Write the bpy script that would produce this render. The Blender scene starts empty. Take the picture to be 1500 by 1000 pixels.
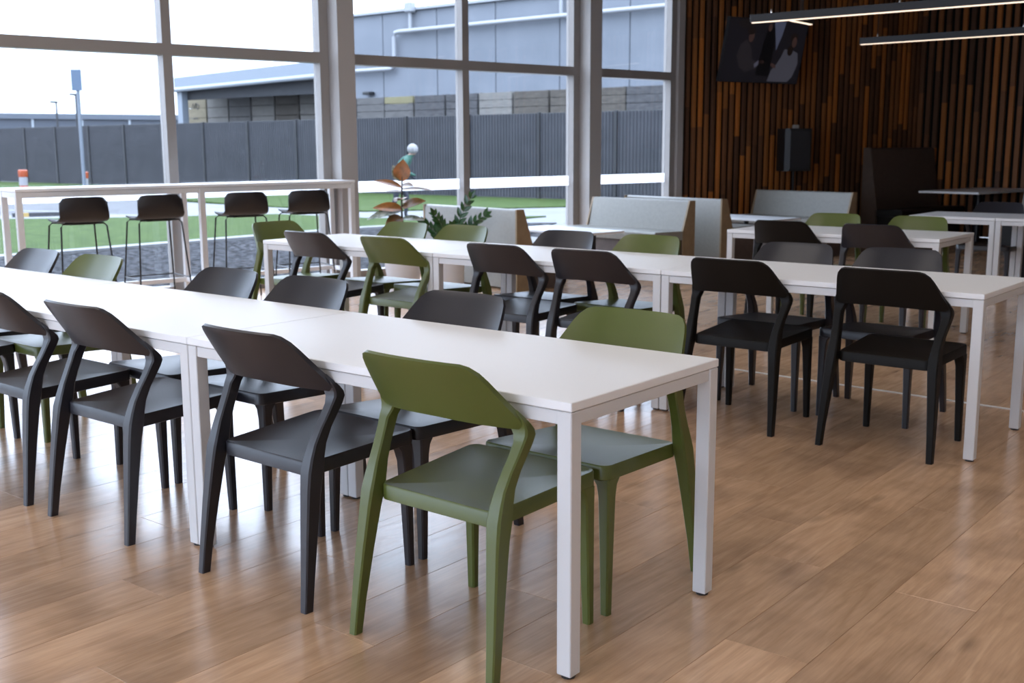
import bpy, bmesh, math, random
from mathutils import Vector, Matrix
random.seed(7)
S = bpy.context.scene
COL = S.collection

# ------------------------------------------------------------------ camera
cam_d = bpy.data.cameras.new('camera')
cam = bpy.data.objects.new('camera', cam_d); COL.objects.link(cam)
F_PX = 1634.6
yaw, pit, rol = 2.2516, 0.1724, 0.0047
fw = Vector((math.cos(yaw)*math.cos(pit), math.sin(yaw)*math.cos(pit), -math.sin(pit)))
rt = Vector((math.sin(yaw), -math.cos(yaw), 0)); dn = fw.cross(rt)
r2 = rt*math.cos(rol)+dn*math.sin(rol); d2 = dn*math.cos(rol)-rt*math.sin(rol)
m = Matrix((r2, -d2, -fw)).transposed().to_4x4()
m.translation = Vector((1.5827, -2.1885, 1.366))
cam.matrix_world = m
cam_d.sensor_width = 36; cam_d.lens = F_PX*36/1500
cam_d.clip_end = 600
cam_d.dof.use_dof = True; cam_d.dof.focus_distance = 3.5; cam_d.dof.aperture_fstop = 5.6
S.camera = cam

SKY_HORIZON, SKY_ZENITH = 2.2, 4.8
# ------------------------------------------------------------------ world: overcast sky (brighter towards the zenith)
w = bpy.data.worlds.new('overcast_sky'); S.world = w; w.use_nodes = True
nt = w.node_tree; nt.nodes.clear()
N_ = nt.nodes.new; L_ = nt.links.new
out = N_('ShaderNodeOutputWorld'); bg = N_('ShaderNodeBackground'); tc = N_('ShaderNodeTexCoord')
sep = N_('ShaderNodeSeparateXYZ'); L_(tc.outputs['Generated'], sep.inputs[0])
mx = N_('ShaderNodeMath'); mx.operation = 'MAXIMUM'; L_(sep.outputs['Z'], mx.inputs[0]); mx.inputs[1].default_value = 0
ml = N_('ShaderNodeMath'); ml.operation = 'MULTIPLY_ADD'; L_(mx.outputs[0], ml.inputs[0]); ml.inputs[1].default_value = SKY_ZENITH; ml.inputs[2].default_value = SKY_HORIZON
mp = N_('ShaderNodeMapping'); mp.inputs['Scale'].default_value = (1, 1, 4.5); L_(tc.outputs['Generated'], mp.inputs[0])
nz = N_('ShaderNodeTexNoise'); nz.inputs['Scale'].default_value = 2.6; nz.inputs['Detail'].default_value = 4; L_(mp.outputs[0], nz.inputs['Vector'])
rp = N_('ShaderNodeValToRGB'); rp.color_ramp.elements[0].position = .35; rp.color_ramp.elements[0].color = (.55, .645, .82, 1)
rp.color_ramp.elements[1].position = .62; rp.color_ramp.elements[1].color = (.87, .955, 1.14, 1)
L_(nz.outputs['Fac'], rp.inputs[0]); L_(rp.outputs[0], bg.inputs['Color']); L_(ml.outputs[0], bg.inputs['Strength'])
L_(bg.outputs[0], out.inputs[0])

# ------------------------------------------------------------------ exposure
S.view_settings.view_transform = 'Standard'; S.view_settings.look = 'None'
S.view_settings.exposure = 0.95; S.view_settings.gamma = 1.0
S.view_settings.use_curve_mapping = False
PENDANT_POWER = .75; FILL_POWER = 2.5

# ================================================================== helpers
ANG = math.radians(79)
DV = Vector((math.cos(ANG), math.sin(ANG), 0)); NV = Vector((-math.sin(ANG), math.cos(ANG), 0))
def W(s, t, z=0): return DV*s + NV*t + Vector((0, 0, z))     # s runs along the window wall, t towards outside

MATS = {}
def mat(name, col, rough=.5, spec=.5, metal=0, coat=0):
    if name in MATS: return MATS[name]
    m_ = bpy.data.materials.new(name); m_.use_nodes = True
    b = m_.node_tree.nodes['Principled BSDF']
    b.inputs['Base Color'].default_value = (*col, 1); b.inputs['Roughness'].default_value = rough
    b.inputs['Specular IOR Level'].default_value = spec; b.inputs['Metallic'].default_value = metal
    if coat: b.inputs['Coat Weight'].default_value = coat
    MATS[name] = m_
    return m_
def nodes(m_):
    t = m_.node_tree
    return t, t.nodes['Principled BSDF']
def noisy(name, c1, c2, scale, rough=.5, spec=.5, bump=0, detail=4, lo=.3, hi=.7, stretch=(1, 1, 1), per_object=False):
    m_ = mat(name, c1, rough, spec); t, b = nodes(m_)
    tc = t.nodes.new('ShaderNodeTexCoord'); mp = t.nodes.new('ShaderNodeMapping'); mp.inputs['Scale'].default_value = stretch
    nz = t.nodes.new('ShaderNodeTexNoise'); nz.inputs['Scale'].default_value = scale; nz.inputs['Detail'].default_value = detail
    vec = tc.outputs['Object']
    if per_object:
        oi = t.nodes.new('ShaderNodeObjectInfo'); sc = t.nodes.new('ShaderNodeMath'); sc.operation = 'MULTIPLY'; sc.inputs[1].default_value = 57
        t.links.new(oi.outputs['Random'], sc.inputs[0])
        ad = t.nodes.new('ShaderNodeVectorMath'); t.links.new(vec, ad.inputs[0]); t.links.new(sc.outputs[0], ad.inputs[1]); vec = ad.outputs[0]
    t.links.new(vec, mp.inputs[0]); t.links.new(mp.outputs[0], nz.inputs['Vector'])
    r = t.nodes.new('ShaderNodeValToRGB'); r.color_ramp.elements[0].position = lo; r.color_ramp.elements[1].position = hi
    r.color_ramp.elements[0].color = (*c1, 1); r.color_ramp.elements[1].color = (*c2, 1)
    t.links.new(nz.outputs['Fac'], r.inputs[0]); t.links.new(r.outputs[0], b.inputs['Base Color'])
    if bump:
        bp = t.nodes.new('ShaderNodeBump'); bp.inputs['Strength'].default_value = bump; bp.inputs['Distance'].default_value = .01
        t.links.new(nz.outputs['Fac'], bp.inputs['Height']); t.links.new(bp.outputs[0], b.inputs['Normal'])
    return m_
def emis(name, col, strength):
    m_ = mat(name, col, .6); b = m_.node_tree.nodes['Principled BSDF']
    b.inputs['Emission Color'].default_value = (*col, 1); b.inputs['Emission Strength'].default_value = strength
    return m_

class MB:
    def __init__(s): s.v = []; s.f = []; s.m = []
    def add(s, vs, fs, mi=0):
        o = len(s.v); s.v += [tuple(x) for x in vs]; s.f += [tuple(i+o for i in f) for f in fs]; s.m += [mi]*len(fs); return s
    def box(s, a, b, mi=0):
        (x0, y0, z0), (x1, y1, z1) = a, b
        return s.add([(x0,y0,z0),(x1,y0,z0),(x1,y1,z0),(x0,y1,z0),(x0,y0,z1),(x1,y0,z1),(x1,y1,z1),(x0,y1,z1)],
                     [(0,3,2,1),(4,5,6,7),(0,1,5,4),(1,2,6,5),(2,3,7,6),(3,0,4,7)], mi)
    def cbox(s, a, b, c, mi=0):        # box with chamfered edges
        bm = bmesh.new(); bmesh.ops.create_cube(bm, size=1)
        for v in bm.verts: v.co = Vector([a[i] if v.co[i] < 0 else b[i] for i in range(3)])
        bmesh.ops.bevel(bm, geom=bm.edges[:], offset=c, segments=1, affect='EDGES')
        bm.verts.index_update()
        s.add([v.co[:] for v in bm.verts], [tuple(v.index for v in f.verts) for f in bm.faces], mi); bm.free(); return s
    def loft(s, rings, close=True, caps=True, mi=0):
        n = len(rings[0]); vs = [p for r in rings for p in r]; fs = []
        for i in range(len(rings)-1):
            for j in range(n if close else n-1):
                k = (j+1) % n
                fs.append((i*n+j, i*n+k, (i+1)*n+k, (i+1)*n+j))
        if caps: fs += [tuple(range(n))[::-1], tuple((len(rings)-1)*n+j for j in range(n))]
        return s.add(vs, fs, mi)
    def tube(s, pts, r, n=8, mi=0, caps=True):
        pts = [Vector(p) for p in pts]; rings = []
        rs = r if isinstance(r, (list, tuple)) else [r]*len(pts)
        for i, p in enumerate(pts):
            d = (pts[min(i+1, len(pts)-1)]-pts[max(i-1, 0)]).normalized()
            a = Vector((0, 0, 1)) if abs(d.z) < .9 else Vector((1, 0, 0))
            u = d.cross(a).normalized(); q = d.cross(u).normalized()
            rings.append([p+(u*math.cos(k*2*math.pi/n)+q*math.sin(k*2*math.pi/n))*rs[i] for k in range(n)])
        return s.loft(rings, caps=caps, mi=mi)
    def lathe(s, prof, n=20, c=(0, 0, 0), mi=0):
        return s.loft([[(c[0]+r*math.cos(k*2*math.pi/n), c[1]+r*math.sin(k*2*math.pi/n), c[2]+z) for k in range(n)] for r, z in prof], mi=mi)
    def mesh(s, name, mats, smooth=None):
        me = bpy.data.meshes.new(name); me.from_pydata(s.v, [], s.f)
        for m_ in (mats if isinstance(mats, (list, tuple)) else [mats]): me.materials.append(m_)
        me.polygons.foreach_set('material_index', s.m)
        bm = bmesh.new(); bm.from_mesh(me); bmesh.ops.recalc_face_normals(bm, faces=bm.faces[:]); bm.to_mesh(me); bm.free()
        if smooth:
            me.shade_smooth(); me.set_sharp_from_angle(angle=math.radians(smooth))
        me.update(); return me

def link(name, me, parent=None, loc=None, rz=None):
    o = bpy.data.objects.new(name, me); COL.objects.link(o)
    if parent is not None: o.parent = parent
    if loc is not None: o.location = loc
    if rz is not None: o.rotation_euler = (0, 0, rz)
    return o
def obj(name, mb, mats, parent=None, smooth=None, loc=None, rz=None):
    return link(name, mb.mesh(name, mats, smooth), parent, loc, rz)
def tag(o, label, cat, group=None, kind=None):
    if label: o['label'] = label
    if cat: o['category'] = cat
    if group: o['group'] = group
    if kind: o['kind'] = kind
    return o
def thing(name, label, cat, loc=(0, 0, 0), rz=0, group=None):
    o = link(name, None, None, loc, rz); o.empty_display_size = .1
    return tag(o, label, cat, group)
def structure(o): o['kind'] = 'structure'; return o
def copy_tree(src, loc, rz, label):
    r = src.copy(); COL.objects.link(r); r.location = loc; r.rotation_euler = (0, 0, rz); r['label'] = label
    for ch in KIDS(src):
        c = ch.copy(); COL.objects.link(c); c.parent = r
        for g in KIDS(ch):
            d = g.copy(); COL.objects.link(d); d.parent = c
    return r
def KIDS(o): return [c for c in COL.objects if c.parent == o]
def chrect(cx, cy, z, hx, hy, c):
    return [(cx-hx+c, cy-hy, z), (cx+hx-c, cy-hy, z), (cx+hx, cy-hy+c, z), (cx+hx, cy+hy-c, z),
            (cx+hx-c, cy+hy, z), (cx-hx+c, cy+hy, z), (cx-hx, cy+hy-c, z), (cx-hx, cy-hy+c, z)]
def lerp(a, b, t): return a+(b-a)*t

# ================================================================== materials
M_white = mat('white_laminate', (.90, .90, .91), .40, .42)
M_wmetal = mat('white_powder_coat', (.71, .71, .72), .45, .45)
M_black = mat('black_plastic', (.012, .012, .014), .4)
M_frame = mat('aluminium_frame', (.29, .265, .25), .38, .5, .1)
M_column = mat('painted_column', (.40, .375, .36), .5)
def plastic(name, c):
    return noisy(name, c, tuple(x*1.12 for x in c), 900, .33, .58, .05, 2)
M_green = plastic('green_chair_plastic', (.088, .110, .022))
M_char = plastic('charcoal_chair_plastic', (.0155, .015, .0205))
M_vinyl = noisy('grey_vinyl', (.275, .268, .243), (.305, .298, .27), 30, .45, .5, .03)
M_endpanel = noisy('tan_bench_side', (.27, .19, .11), (.33, .235, .14), 14, .5)
M_brownvinyl = noisy('brown_vinyl', (.085, .062, .054), (.105, .076, .066), 18, .5)
M_darkseat = mat('dark_vinyl', (.012, .011, .011), .5)
M_pale = mat('grey_ceiling_paint', (.22, .22, .22), .9, .2)
M_wallpaint = mat('plaster_paint', (.72, .67, .63), .9, .2)
M_darkboard = mat('dark_backing_board', (.006, .005, .005), .8, .2)

# floor planks
def plank_mat():
    m_ = mat('oak_vinyl_plank', (.3, .2, .12), .38, .55, 0, .45); t, b = nodes(m_); b.inputs['Coat Roughness'].default_value = .24; b.inputs['Coat IOR'].default_value = 1.6
    n = t.nodes.new; l = t.links.new
    tc = n('ShaderNodeTexCoord'); oi = n('ShaderNodeObjectInfo')
    sc = n('ShaderNodeMath'); sc.operation = 'MULTIPLY'; sc.inputs[1].default_value = 91; l(oi.outputs['Random'], sc.inputs[0])
    ad = n('ShaderNodeVectorMath'); l(tc.outputs['Object'], ad.inputs[0]); l(sc.outputs[0], ad.inputs[1])
    mp = n('ShaderNodeMapping'); mp.inputs['Scale'].default_value = (9, .9, 9); l(ad.outputs[0], mp.inputs[0])
    n1 = n('ShaderNodeTexNoise'); n1.inputs['Scale'].default_value = 2.2; n1.inputs['Detail'].default_value = 6; n1.inputs['Distortion'].default_value = 1.6; l(mp.outputs[0], n1.inputs['Vector'])
    n2 = n('ShaderNodeTexNoise'); n2.inputs['Scale'].default_value = 3.2; n2.inputs['Detail'].default_value = 3; l(ad.outputs[0], n2.inputs['Vector'])
    wv = n('ShaderNodeTexWave'); wv.wave_type = 'RINGS'; wv.inputs['Scale'].default_value = 9; wv.inputs['Distortion'].default_value = 7; wv.inputs['Detail'].default_value = 2; wv.inputs['Detail Scale'].default_value = 1.2
    mp2 = n('ShaderNodeMapping'); mp2.inputs['Scale'].default_value = (1, .16, 1); l(ad.outputs[0], mp2.inputs[0]); l(mp2.outputs[0], wv.inputs['Vector'])
    r1 = n('ShaderNodeValToRGB'); e = r1.color_ramp.elements; e[0].position = .25; e[0].color = (.54, .325, .185, 1); e[1].position = .75; e[1].color = (.74, .475, .295, 1)
    l(n1.outputs['Fac'], r1.inputs[0])
    r2_ = n('ShaderNodeValToRGB'); e = r2_.color_ramp.elements; e[0].position = .32; e[0].color = (.70, .68, .67, 1); e[1].position = .55; e[1].color = (1.06, 1.06, 1.06, 1)
    l(n2.outputs['Fac'], r2_.inputs[0])
    mu = n('ShaderNodeMix'); mu.data_type = 'RGBA'; mu.blend_type = 'MULTIPLY'; mu.inputs[0].default_value = .75; l(r1.outputs[0], mu.inputs[6]); l(r2_.outputs[0], mu.inputs[7])
    # fine grain and dark knots
    mp3 = n('ShaderNodeMapping'); mp3.inputs['Scale'].default_value = (160, 9, 160); l(ad.outputs[0], mp3.inputs[0])
    n3 = n('ShaderNodeTexNoise'); n3.inputs['Scale'].default_value = 1; n3.inputs['Detail'].default_value = 2; l(mp3.outputs[0], n3.inputs['Vector'])
    g3 = n('ShaderNodeMapRange'); g3.inputs[1].default_value = .3; g3.inputs[2].default_value = .7; g3.inputs[3].default_value = .93; g3.inputs[4].default_value = 1.06; l(n3.outputs['Fac'], g3.inputs[0])
    mp4 = n('ShaderNodeMapping'); mp4.inputs['Scale'].default_value = (5.5, 2.0, 5.5); l(ad.outputs[0], mp4.inputs[0])
    vo = n('ShaderNodeTexVoronoi'); vo.inputs['Scale'].default_value = 1; l(mp4.outputs[0], vo.inputs['Vector'])
    k4 = n('ShaderNodeMapRange'); k4.inputs[1].default_value = .02; k4.inputs[2].default_value = .16; k4.inputs[3].default_value = .66; k4.inputs[4].default_value = 1.0; l(vo.outputs['Distance'], k4.inputs[0])
    gk = n('ShaderNodeMath'); gk.operation = 'MULTIPLY'; l(g3.outputs[0], gk.inputs[0]); l(k4.outputs[0], gk.inputs[1])
    mk = n('ShaderNodeVectorMath'); mk.operation = 'SCALE'; l(mu.outputs[2], mk.inputs[0]); l(gk.outputs[0], mk.inputs['Scale'])
    r3 = n('ShaderNodeMapRange'); r3.inputs[3].default_value = .84; r3.inputs[4].default_value = 1.12; l(oi.outputs['Random'], r3.inputs[0])
    mv = n('ShaderNodeVectorMath'); mv.operation = 'SCALE'; l(mk.outputs[0], mv.inputs[0]); l(r3.outputs[0], mv.inputs['Scale'])
    l(mv.outputs[0], b.inputs['Base Color'])
    rr = n('ShaderNodeMapRange'); rr.inputs[3].default_value = .15; rr.inputs[4].default_value = .27; l(n1.outputs['Fac'], rr.inputs[0]); l(rr.outputs[0], b.inputs['Roughness'])
    ma = n('ShaderNodeMath'); ma.operation = 'ADD'; l(wv.outputs['Fac'], ma.inputs[0]); l(n1.outputs['Fac'], ma.inputs[1])
    bp = n('ShaderNodeBump'); bp.inputs['Strength'].default_value = .18; bp.inputs['Distance'].default_value = .0008; l(ma.outputs[0], bp.inputs['Height']); l(bp.outputs[0], b.inputs['Normal'])
    return m_
M_plank = plank_mat()
def slat_mat():
    m_ = mat('timber_slat', (.1, .04, .015), .45, .4); t, b = nodes(m_)
    n = t.nodes.new; l = t.links.new
    tc = n('ShaderNodeTexCoord'); oi = n('ShaderNodeObjectInfo'); sp = n('ShaderNodeSeparateXYZ'); l(tc.outputs['Object'], sp.inputs[0])
    a1 = n('ShaderNodeMath'); a1.operation = 'MULTIPLY_ADD'; l(oi.outputs['Random'], a1.inputs[0]); a1.inputs[1].default_value = 6.3; l(sp.outputs['Z'], a1.inputs[2])
    dv = n('ShaderNodeMath'); dv.operation = 'DIVIDE'; l(a1.outputs[0], dv.inputs[0]); dv.inputs[1].default_value = 1.15
    fl = n('ShaderNodeMath'); fl.operation = 'FLOOR'; l(dv.outputs[0], fl.inputs[0])
    cb = n('ShaderNodeCombineXYZ'); l(fl.outputs[0], cb.inputs[0]); l(oi.outputs['Random'], cb.inputs[1])
    wn = n('ShaderNodeTexWhiteNoise'); wn.noise_dimensions = '2D'; l(cb.outputs[0], wn.inputs['Vector'])
    r = n('ShaderNodeValToRGB'); e = r.color_ramp.elements
    e[0].position = 0; e[0].color = (.10, .046, .024, 1); e[1].position = 1; e[1].color = (.52, .17, .032, 1)
    e.new(.35).color = (.18, .075, .032, 1); e.new(.7).color = (.34, .125, .032, 1)
    l(wn.outputs['Value'], r.inputs[0])
    mp = n('ShaderNodeMapping'); mp.inputs['Scale'].default_value = (30, 30, 1.5); l(tc.outputs['Object'], mp.inputs[0])
    nz = n('ShaderNodeTexNoise'); nz.inputs['Scale'].default_value = 2; l(mp.outputs[0], nz.inputs['Vector'])
    mr = n('ShaderNodeMapRange'); mr.inputs[3].default_value = .8; mr.inputs[4].default_value = 1.25; l(nz.outputs['Fac'], mr.inputs[0])
    mv = n('ShaderNodeVectorMath'); mv.operation = 'SCALE'; l(r.outputs[0], mv.inputs[0]); l(mr.outputs[0], mv.inputs['Scale'])
    l(mv.outputs[0], b.inputs['Base Color'])
    return m_
M_slat = slat_mat()
def glass_mat():
    m_ = bpy.data.materials.new('window_glass'); m_.use_nodes = True; t = m_.node_tree; t.nodes.clear()
    n = t.nodes.new; l = t.links.new
    o = n('ShaderNodeOutputMaterial'); tr = n('ShaderNodeBsdfTransparent'); tr.inputs[0].default_value = (.90, .93, .95, 1)
    gl = n('ShaderNodeBsdfGlossy'); gl.inputs['Roughness'].default_value = .02; lw = n('ShaderNodeLayerWeight'); lw.inputs[0].default_value = .5
    pw_ = n('ShaderNodeMath'); pw_.operation = 'POWER'; pw_.inputs[1].default_value = 5; l(lw.outputs['Facing'], pw_.inputs[0])
    fr = n('ShaderNodeMath'); fr.operation = 'MULTIPLY_ADD'; fr.inputs[1].default_value = .9; fr.inputs[2].default_value = .025; l(pw_.outputs[0], fr.inputs[0])
    mxs = n('ShaderNodeMixShader'); l(fr.outputs[0], mxs.inputs[0]); l(tr.outputs[0], mxs.inputs[1]); l(gl.outputs[0], mxs.inputs[2])
    # dried rain spots
    tc = n('ShaderNodeTexCoord'); nz = n('ShaderNodeTexNoise'); nz.inputs['Scale'].default_value = 110; nz.inputs['Detail'].default_value = 1; l(tc.outputs['Object'], nz.inputs['Vector'])
    r = n('ShaderNodeMapRange'); r.inputs[1].default_value = .66; r.inputs[2].default_value = .74; r.inputs[4].default_value = .055; l(nz.outputs['Fac'], r.inputs[0])
    df = n('ShaderNodeBsdfTranslucent'); df.inputs[0].default_value = (.8, .82, .85, 1)
    m2 = n('ShaderNodeMixShader'); l(r.outputs[0], m2.inputs[0]); l(mxs.outputs[0], m2.inputs[1]); l(df.outputs[0], m2.inputs[2])
    l(m2.outputs[0], o.inputs[0]); return m_
M_glass = glass_mat()
def film_mat():
    m_ = mat('frosted_film', (.9, .9, .92), .7, .3); t, b = nodes(m_)
    tr = t.nodes.new('ShaderNodeBsdfTranslucent'); tr.inputs[0].default_value = (.99, .99, 1, 1)
    mixs = t.nodes.new('ShaderNodeMixShader'); mixs.inputs[0].default_value = .9
    o = t.nodes['Material Output']; t.links.new(b.outputs[0], mixs.inputs[1]); t.links.new(tr.outputs[0], mixs.inputs[2]); t.links.new(mixs.outputs[0], o.inputs[0])
    return m_
M_film = film_mat()

# ================================================================== room shell
H_CEIL = 3.55
T_WIN = 8.12
S0, S1 = -7.6, 9.54          # window wall
A_END = (14.35, 7.51)        # inner corner of the two slatted walls
T_R = -5.0
poly = [W(S0, T_R), W(14.35, T_R), W(*A_END), W(S1, T_WIN), W(S0, T_WIN)]
floor = structure(obj('floor', MB().loft([[p+Vector((0, 0, -.06)) for p in poly], [p+Vector((0, 0, -.003)) for p in poly]]), mat('floor_underlay', (.035, .022, .014), .6)))
structure(obj('ceiling', MB().loft([[p+Vector((0, 0, H_CEIL)) for p in poly], [p+Vector((0, 0, H_CEIL+.15)) for p in poly]]), M_pale))

# floor planks: along Y, 0.2475 m wide, 1.5 m long, staggered
PW, PL = .2475, 1.5
pm = MB().cbox((-PW/2+.0003, -PL/2+.0003, -.004), (PW/2-.0003, PL/2-.0003, 0), .001).mesh('plank', M_plank)
spots = []
CX, CY = 1.5827, -2.1885
offs = {}
for k in range(-42, 26):
    x = -.059+(k+.5)*PW
    off = {1: .48, 0: -.34, -1: 0.0}.get(k, None)
    if off is None: off = ((k*.37) % 1.0)*PL
    for j in range(-8, 14):
        y = off+(j+.5)*PL
        p = Vector((x, y, 0))
        s, t = p.dot(DV), p.dot(NV)
        if not (S0+.3 < s < 14.2 and T_R+.3 < t < T_WIN+.3): continue
        if s > 9 and t > T_WIN-(s-S1)*.13: continue
        q = p-cam.location; dz = q.dot(fw); u = 750+F_PX*q.dot(r2)/max(dz, .01); v = 500+F_PX*q.dot(d2)/max(dz, .01)
        vis = dz > .5 and -120 < u < 1620 and 330 < v < 1250
        spots.append((0 if vis else 1, q.length, x, y))
spots.sort()
rest = MB()
for i, (vis, dist, x, y) in enumerate(spots):
    if i < 300: link('plank', pm, floor, (x, y, 0))
    else: rest.box((x-PW/2+.0007, y-PL/2+.0007, -.004), (x+PW/2-.0007, y+PL/2-.0007, 0))
tag(obj('plank_field', rest, M_plank, floor), None, None, kind='stuff')
# pale transition strip let into the floor behind the second row
structure(obj('trim_1', MB().cbox((-3.6, -.010, 0), (3.0, .010, .005), .001), mat('pale_floor_strip', (.85, .82, .78), .3), None, None, (-.1, 3.885, 0), math.radians(-2.6)))

# ---- window wall
def wbox(mb, s0, s1, t0, t1, z0, z1, mi=0):
    c = [W(s0, t0), W(s1, t0), W(s1, t1), W(s0, t1)]
    return mb.loft([[p+Vector((0, 0, z0)) for p in c], [p+Vector((0, 0, z1)) for p in c]], mi=mi)
def piece(name, parent, m_, *a, smooth=None):
    return obj(name, wbox(MB(), *a), m_, parent)
ZT0, ZT1 = 2.205, 2.308
Z_HEAD = 3.42
def bay(n, s0, s1, mullions, film=True):
    win = structure(link('window_%d' % n, None))
    edges = [s0]+[x for mu in mullions for x in (mu-.045, mu+.045)]+[s1]
    for s in mullions: piece('mullion', win, M_frame, s-.045, s+.045, T_WIN-.085, T_WIN+.045, .09, Z_HEAD)
    piece('jamb', win, M_frame, s0-.10, s0, T_WIN-.085, T_WIN+.045, 0, Z_HEAD+.08)
    piece('jamb', win, M_frame, s1, s1+.10, T_WIN-.085, T_WIN+.045, 0, Z_HEAD+.08)
    piece('head', win, M_frame, s0, s1, T_WIN-.085, T_WIN+.045, Z_HEAD, Z_HEAD+.08)
    piece('sill', win, M_frame, s0, s1, T_WIN-.085, T_WIN+.045, 0, .09)
    for i in range(0, len(edges), 2):
        a, b = edges[i], edges[i+1]
        piece('transom', win, M_frame, a, b, T_WIN-.085, T_WIN+.045, ZT0, ZT1)
        piece('glass_pane', win, M_glass, a, b, T_WIN-.004, T_WIN+.004, .09, ZT0)
        piece('glass_pane', win, M_glass, a, b, T_WIN-.004, T_WIN+.004, ZT1, Z_HEAD)
        if film: piece('film_strip', win, M_film, a, b, T_WIN-.0052, T_WIN-.0045, .905, 1.018)
    return win
bay(1, .35, 4.06, [2.475])
bay(2, 4.36, 7.53, [5.90])
bay(3, 7.83, 9.25, [])
bay(4, -3.4, .05, [-1.65])
bay(5, -7.15, -3.7, [-5.4])
def column(n, a, b, depth):
    o = structure(link('trim_%d' % n, None)); piece('column_face', o, M_column, a, b, T_WIN-depth, T_WIN+.05, 0, H_CEIL); return o
column(2, 4.165, 4.36, .26); column(3, 7.635, 7.83, .26); column(4, .06, .245, .26); column(5, -3.69, -3.505, .26)
structure(obj('wall_left', wbox(wbox(MB(), S0, S1, T_WIN-.05, T_WIN+.05, Z_HEAD+.08, H_CEIL), 9.355, 9.47, T_WIN-.12, T_WIN+.05, 0, H_CEIL), M_column))

# ---- slatted timber walls
def slat_wall(name, P, Q, pitch, width, depth, first, zoff=0):
    P, Q = Vector(P), Vector(Q); d = (Q-P).normalized(); n = Vector((d.y, -d.x, 0)); Ln = (Q-P).length
    wl = structure(link(name, None, None, P, math.atan2(d.y, d.x)))       # local x along wall, -y into the room
    obj('backing_board', MB().box((0, .0, 0), (Ln, .12, H_CEIL)), M_darkboard, wl)
    sm = MB().cbox((-width/2, -depth, .02), (width/2, .0, H_CEIL-.02), .003).mesh('slat', M_slat)
    x = first
    while x < Ln-width/2:
        link('slat', sm, wl, (x, 0, 0)); x += pitch
    return wl
slat_wall('wall_back', W(9.47, T_WIN), W(*A_END), .114, .056, .038, .05)
slat_wall('wall_far', W(14.35, 7.51), W(14.35, T_R), .130, .070, .038, .06)
structure(obj('wall_right', wbox(MB(), S0, 14.35, T_R-.15, T_R, 0, H_CEIL), M_wallpaint))
# rear wall behind the camera, unseen; its glazing added for daylight from behind
rw = structure(link('wall_rear', None))
for a, b in ((T_R, -4.6), (-.55, -.25), (3.75, 4.05), (7.9, T_WIN)):
    obj('pier', wbox(MB(), S0-.15, S0, a, b, 0, H_CEIL), M_column, rw)
obj('spandrel', wbox(MB(), S0-.15, S0, T_R, T_WIN, Z_HEAD, H_CEIL), M_column, rw)
for n, (a, b) in enumerate(((-4.6, -.55), (-.25, 3.75), (4.05, 7.9))):
    win = structure(link('window_%d' % (6+n), None)); c = (a+b)/2
    piece('glass_pane', win, M_glass, S0-.08, S0-.072, a, c-.04, 0.02, Z_HEAD); piece('glass_pane', win, M_glass, S0-.08, S0-.072, c+.04, b, .02, Z_HEAD)
    piece('mullion', win, M_frame, S0-.13, S0-.02, c-.04, c+.04, 0, Z_HEAD)

# ================================================================== outdoors
G = -.12
M_asph = noisy('asphalt', (0.0594, 0.0594, 0.0630), (0.0780, 0.0780, 0.0816), 3, .85, .2, .1)
M_conc = noisy('concrete_path', (0.1116, 0.1116, 0.1152), (0.1374, 0.1374, 0.1416), 2, .85, .2, .1)
M_grass = noisy('lawn_grass', (0.0192, 0.0354, 0.0072), (0.0390, 0.0612, 0.0144), 5, .95, .1, .9, 8)
M_gravel = noisy('grey_gravel', (.003, .003, .0035), (.052, .053, .058), 11, .95, .05, .8, 5, .42, .62)
def slab(name, pts, z0, z1, m_):
    return structure(obj(name, MB().loft([[(x, y, z0) for x, y in pts], [(x, y, z1) for x, y in pts]]), m_))
slab('driveway', [(-170, -120), (-170, 120), (60, 120), (60, 24), (-9, 24), (-11.6, 9), (-10.2, 2), (-7.8, -10), (-7.8, -120)], G-.3, G-.02, M_asph)
slab('concrete_path', [(-24.5, 9.5), (-21, 13), (-27.5, 16.6), (-17.7, 16.2), (-14.4, 21.2), (-10.2, 19.5), (-11.2, 14), (-14, 12), (-19, 9)], G-.02, G, M_conc)
slab('lawn', [(-13.6, -20), (-24, -20), (-22.1, 9.3), (-20, 11.6), (-18.4, 14.1), (-15.5, 14.3), (-13.0, 17.0), (-12.9, 14.6), (-13.6, 12)], G-.02, G+.03, M_grass)
slab('far_lawn', [(-29.5, 17.8), (-22.5, 16.3), (-17.7, 16.1), (-15.9, 18.9), (-14.8, 20.7), (-9, 22.0), (-9, 23.4), (-60, 23.4), (-60, 20.5)], G-.02, G+.03, M_grass)
slab('kerb', [(-13.3, -20), (-13.6, -20), (-13.6, 12), (-12.9, 14.6), (-12.6, 14.6), (-13.3, 12)], G-.05, G+.06, mat('kerb_concrete', (0.1230, 0.1230, 0.1266), .8))
o_ = slab('gravel_bed', [(-13.3, -20), (-13.3, 12), (-12.6, 14.6), (-11.6, 15.5), (-9.2, 10.5), (-8.2, 7), (-4.6, -20)], G-.03, G+.02, M_gravel)
M_line = mat('white_road_paint', (0.1860, 0.1860, 0.1860), .8)
for i, (a, b, lab) in enumerate((((-27.6, 11.3), (-23.4, 12.4), 'long white parking line painted beyond the black and yellow wheel stop'), ((-22.9, 8.6), (-22.5, 10.9), 'short white painted line along the near edge of the driveway'))):
    d = Vector((b[0]-a[0], b[1]-a[1], 0)); c = Vector((a[0]+b[0], a[1]+b[1], 0))/2
    tag(obj('parking_line', MB().box((-d.length/2, -.07, 0), (d.length/2, .07, .004)), M_line, None, None, (c.x, c.y, G-.02), math.atan2(d.y, d.x)), lab, 'road marking')
ws = thing('wheel_stop', 'black and yellow wheel stop lying on the driveway behind the leftmost stool', 'wheel stop', (-22.5, 10.75, G-.02), math.radians(66))
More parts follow.
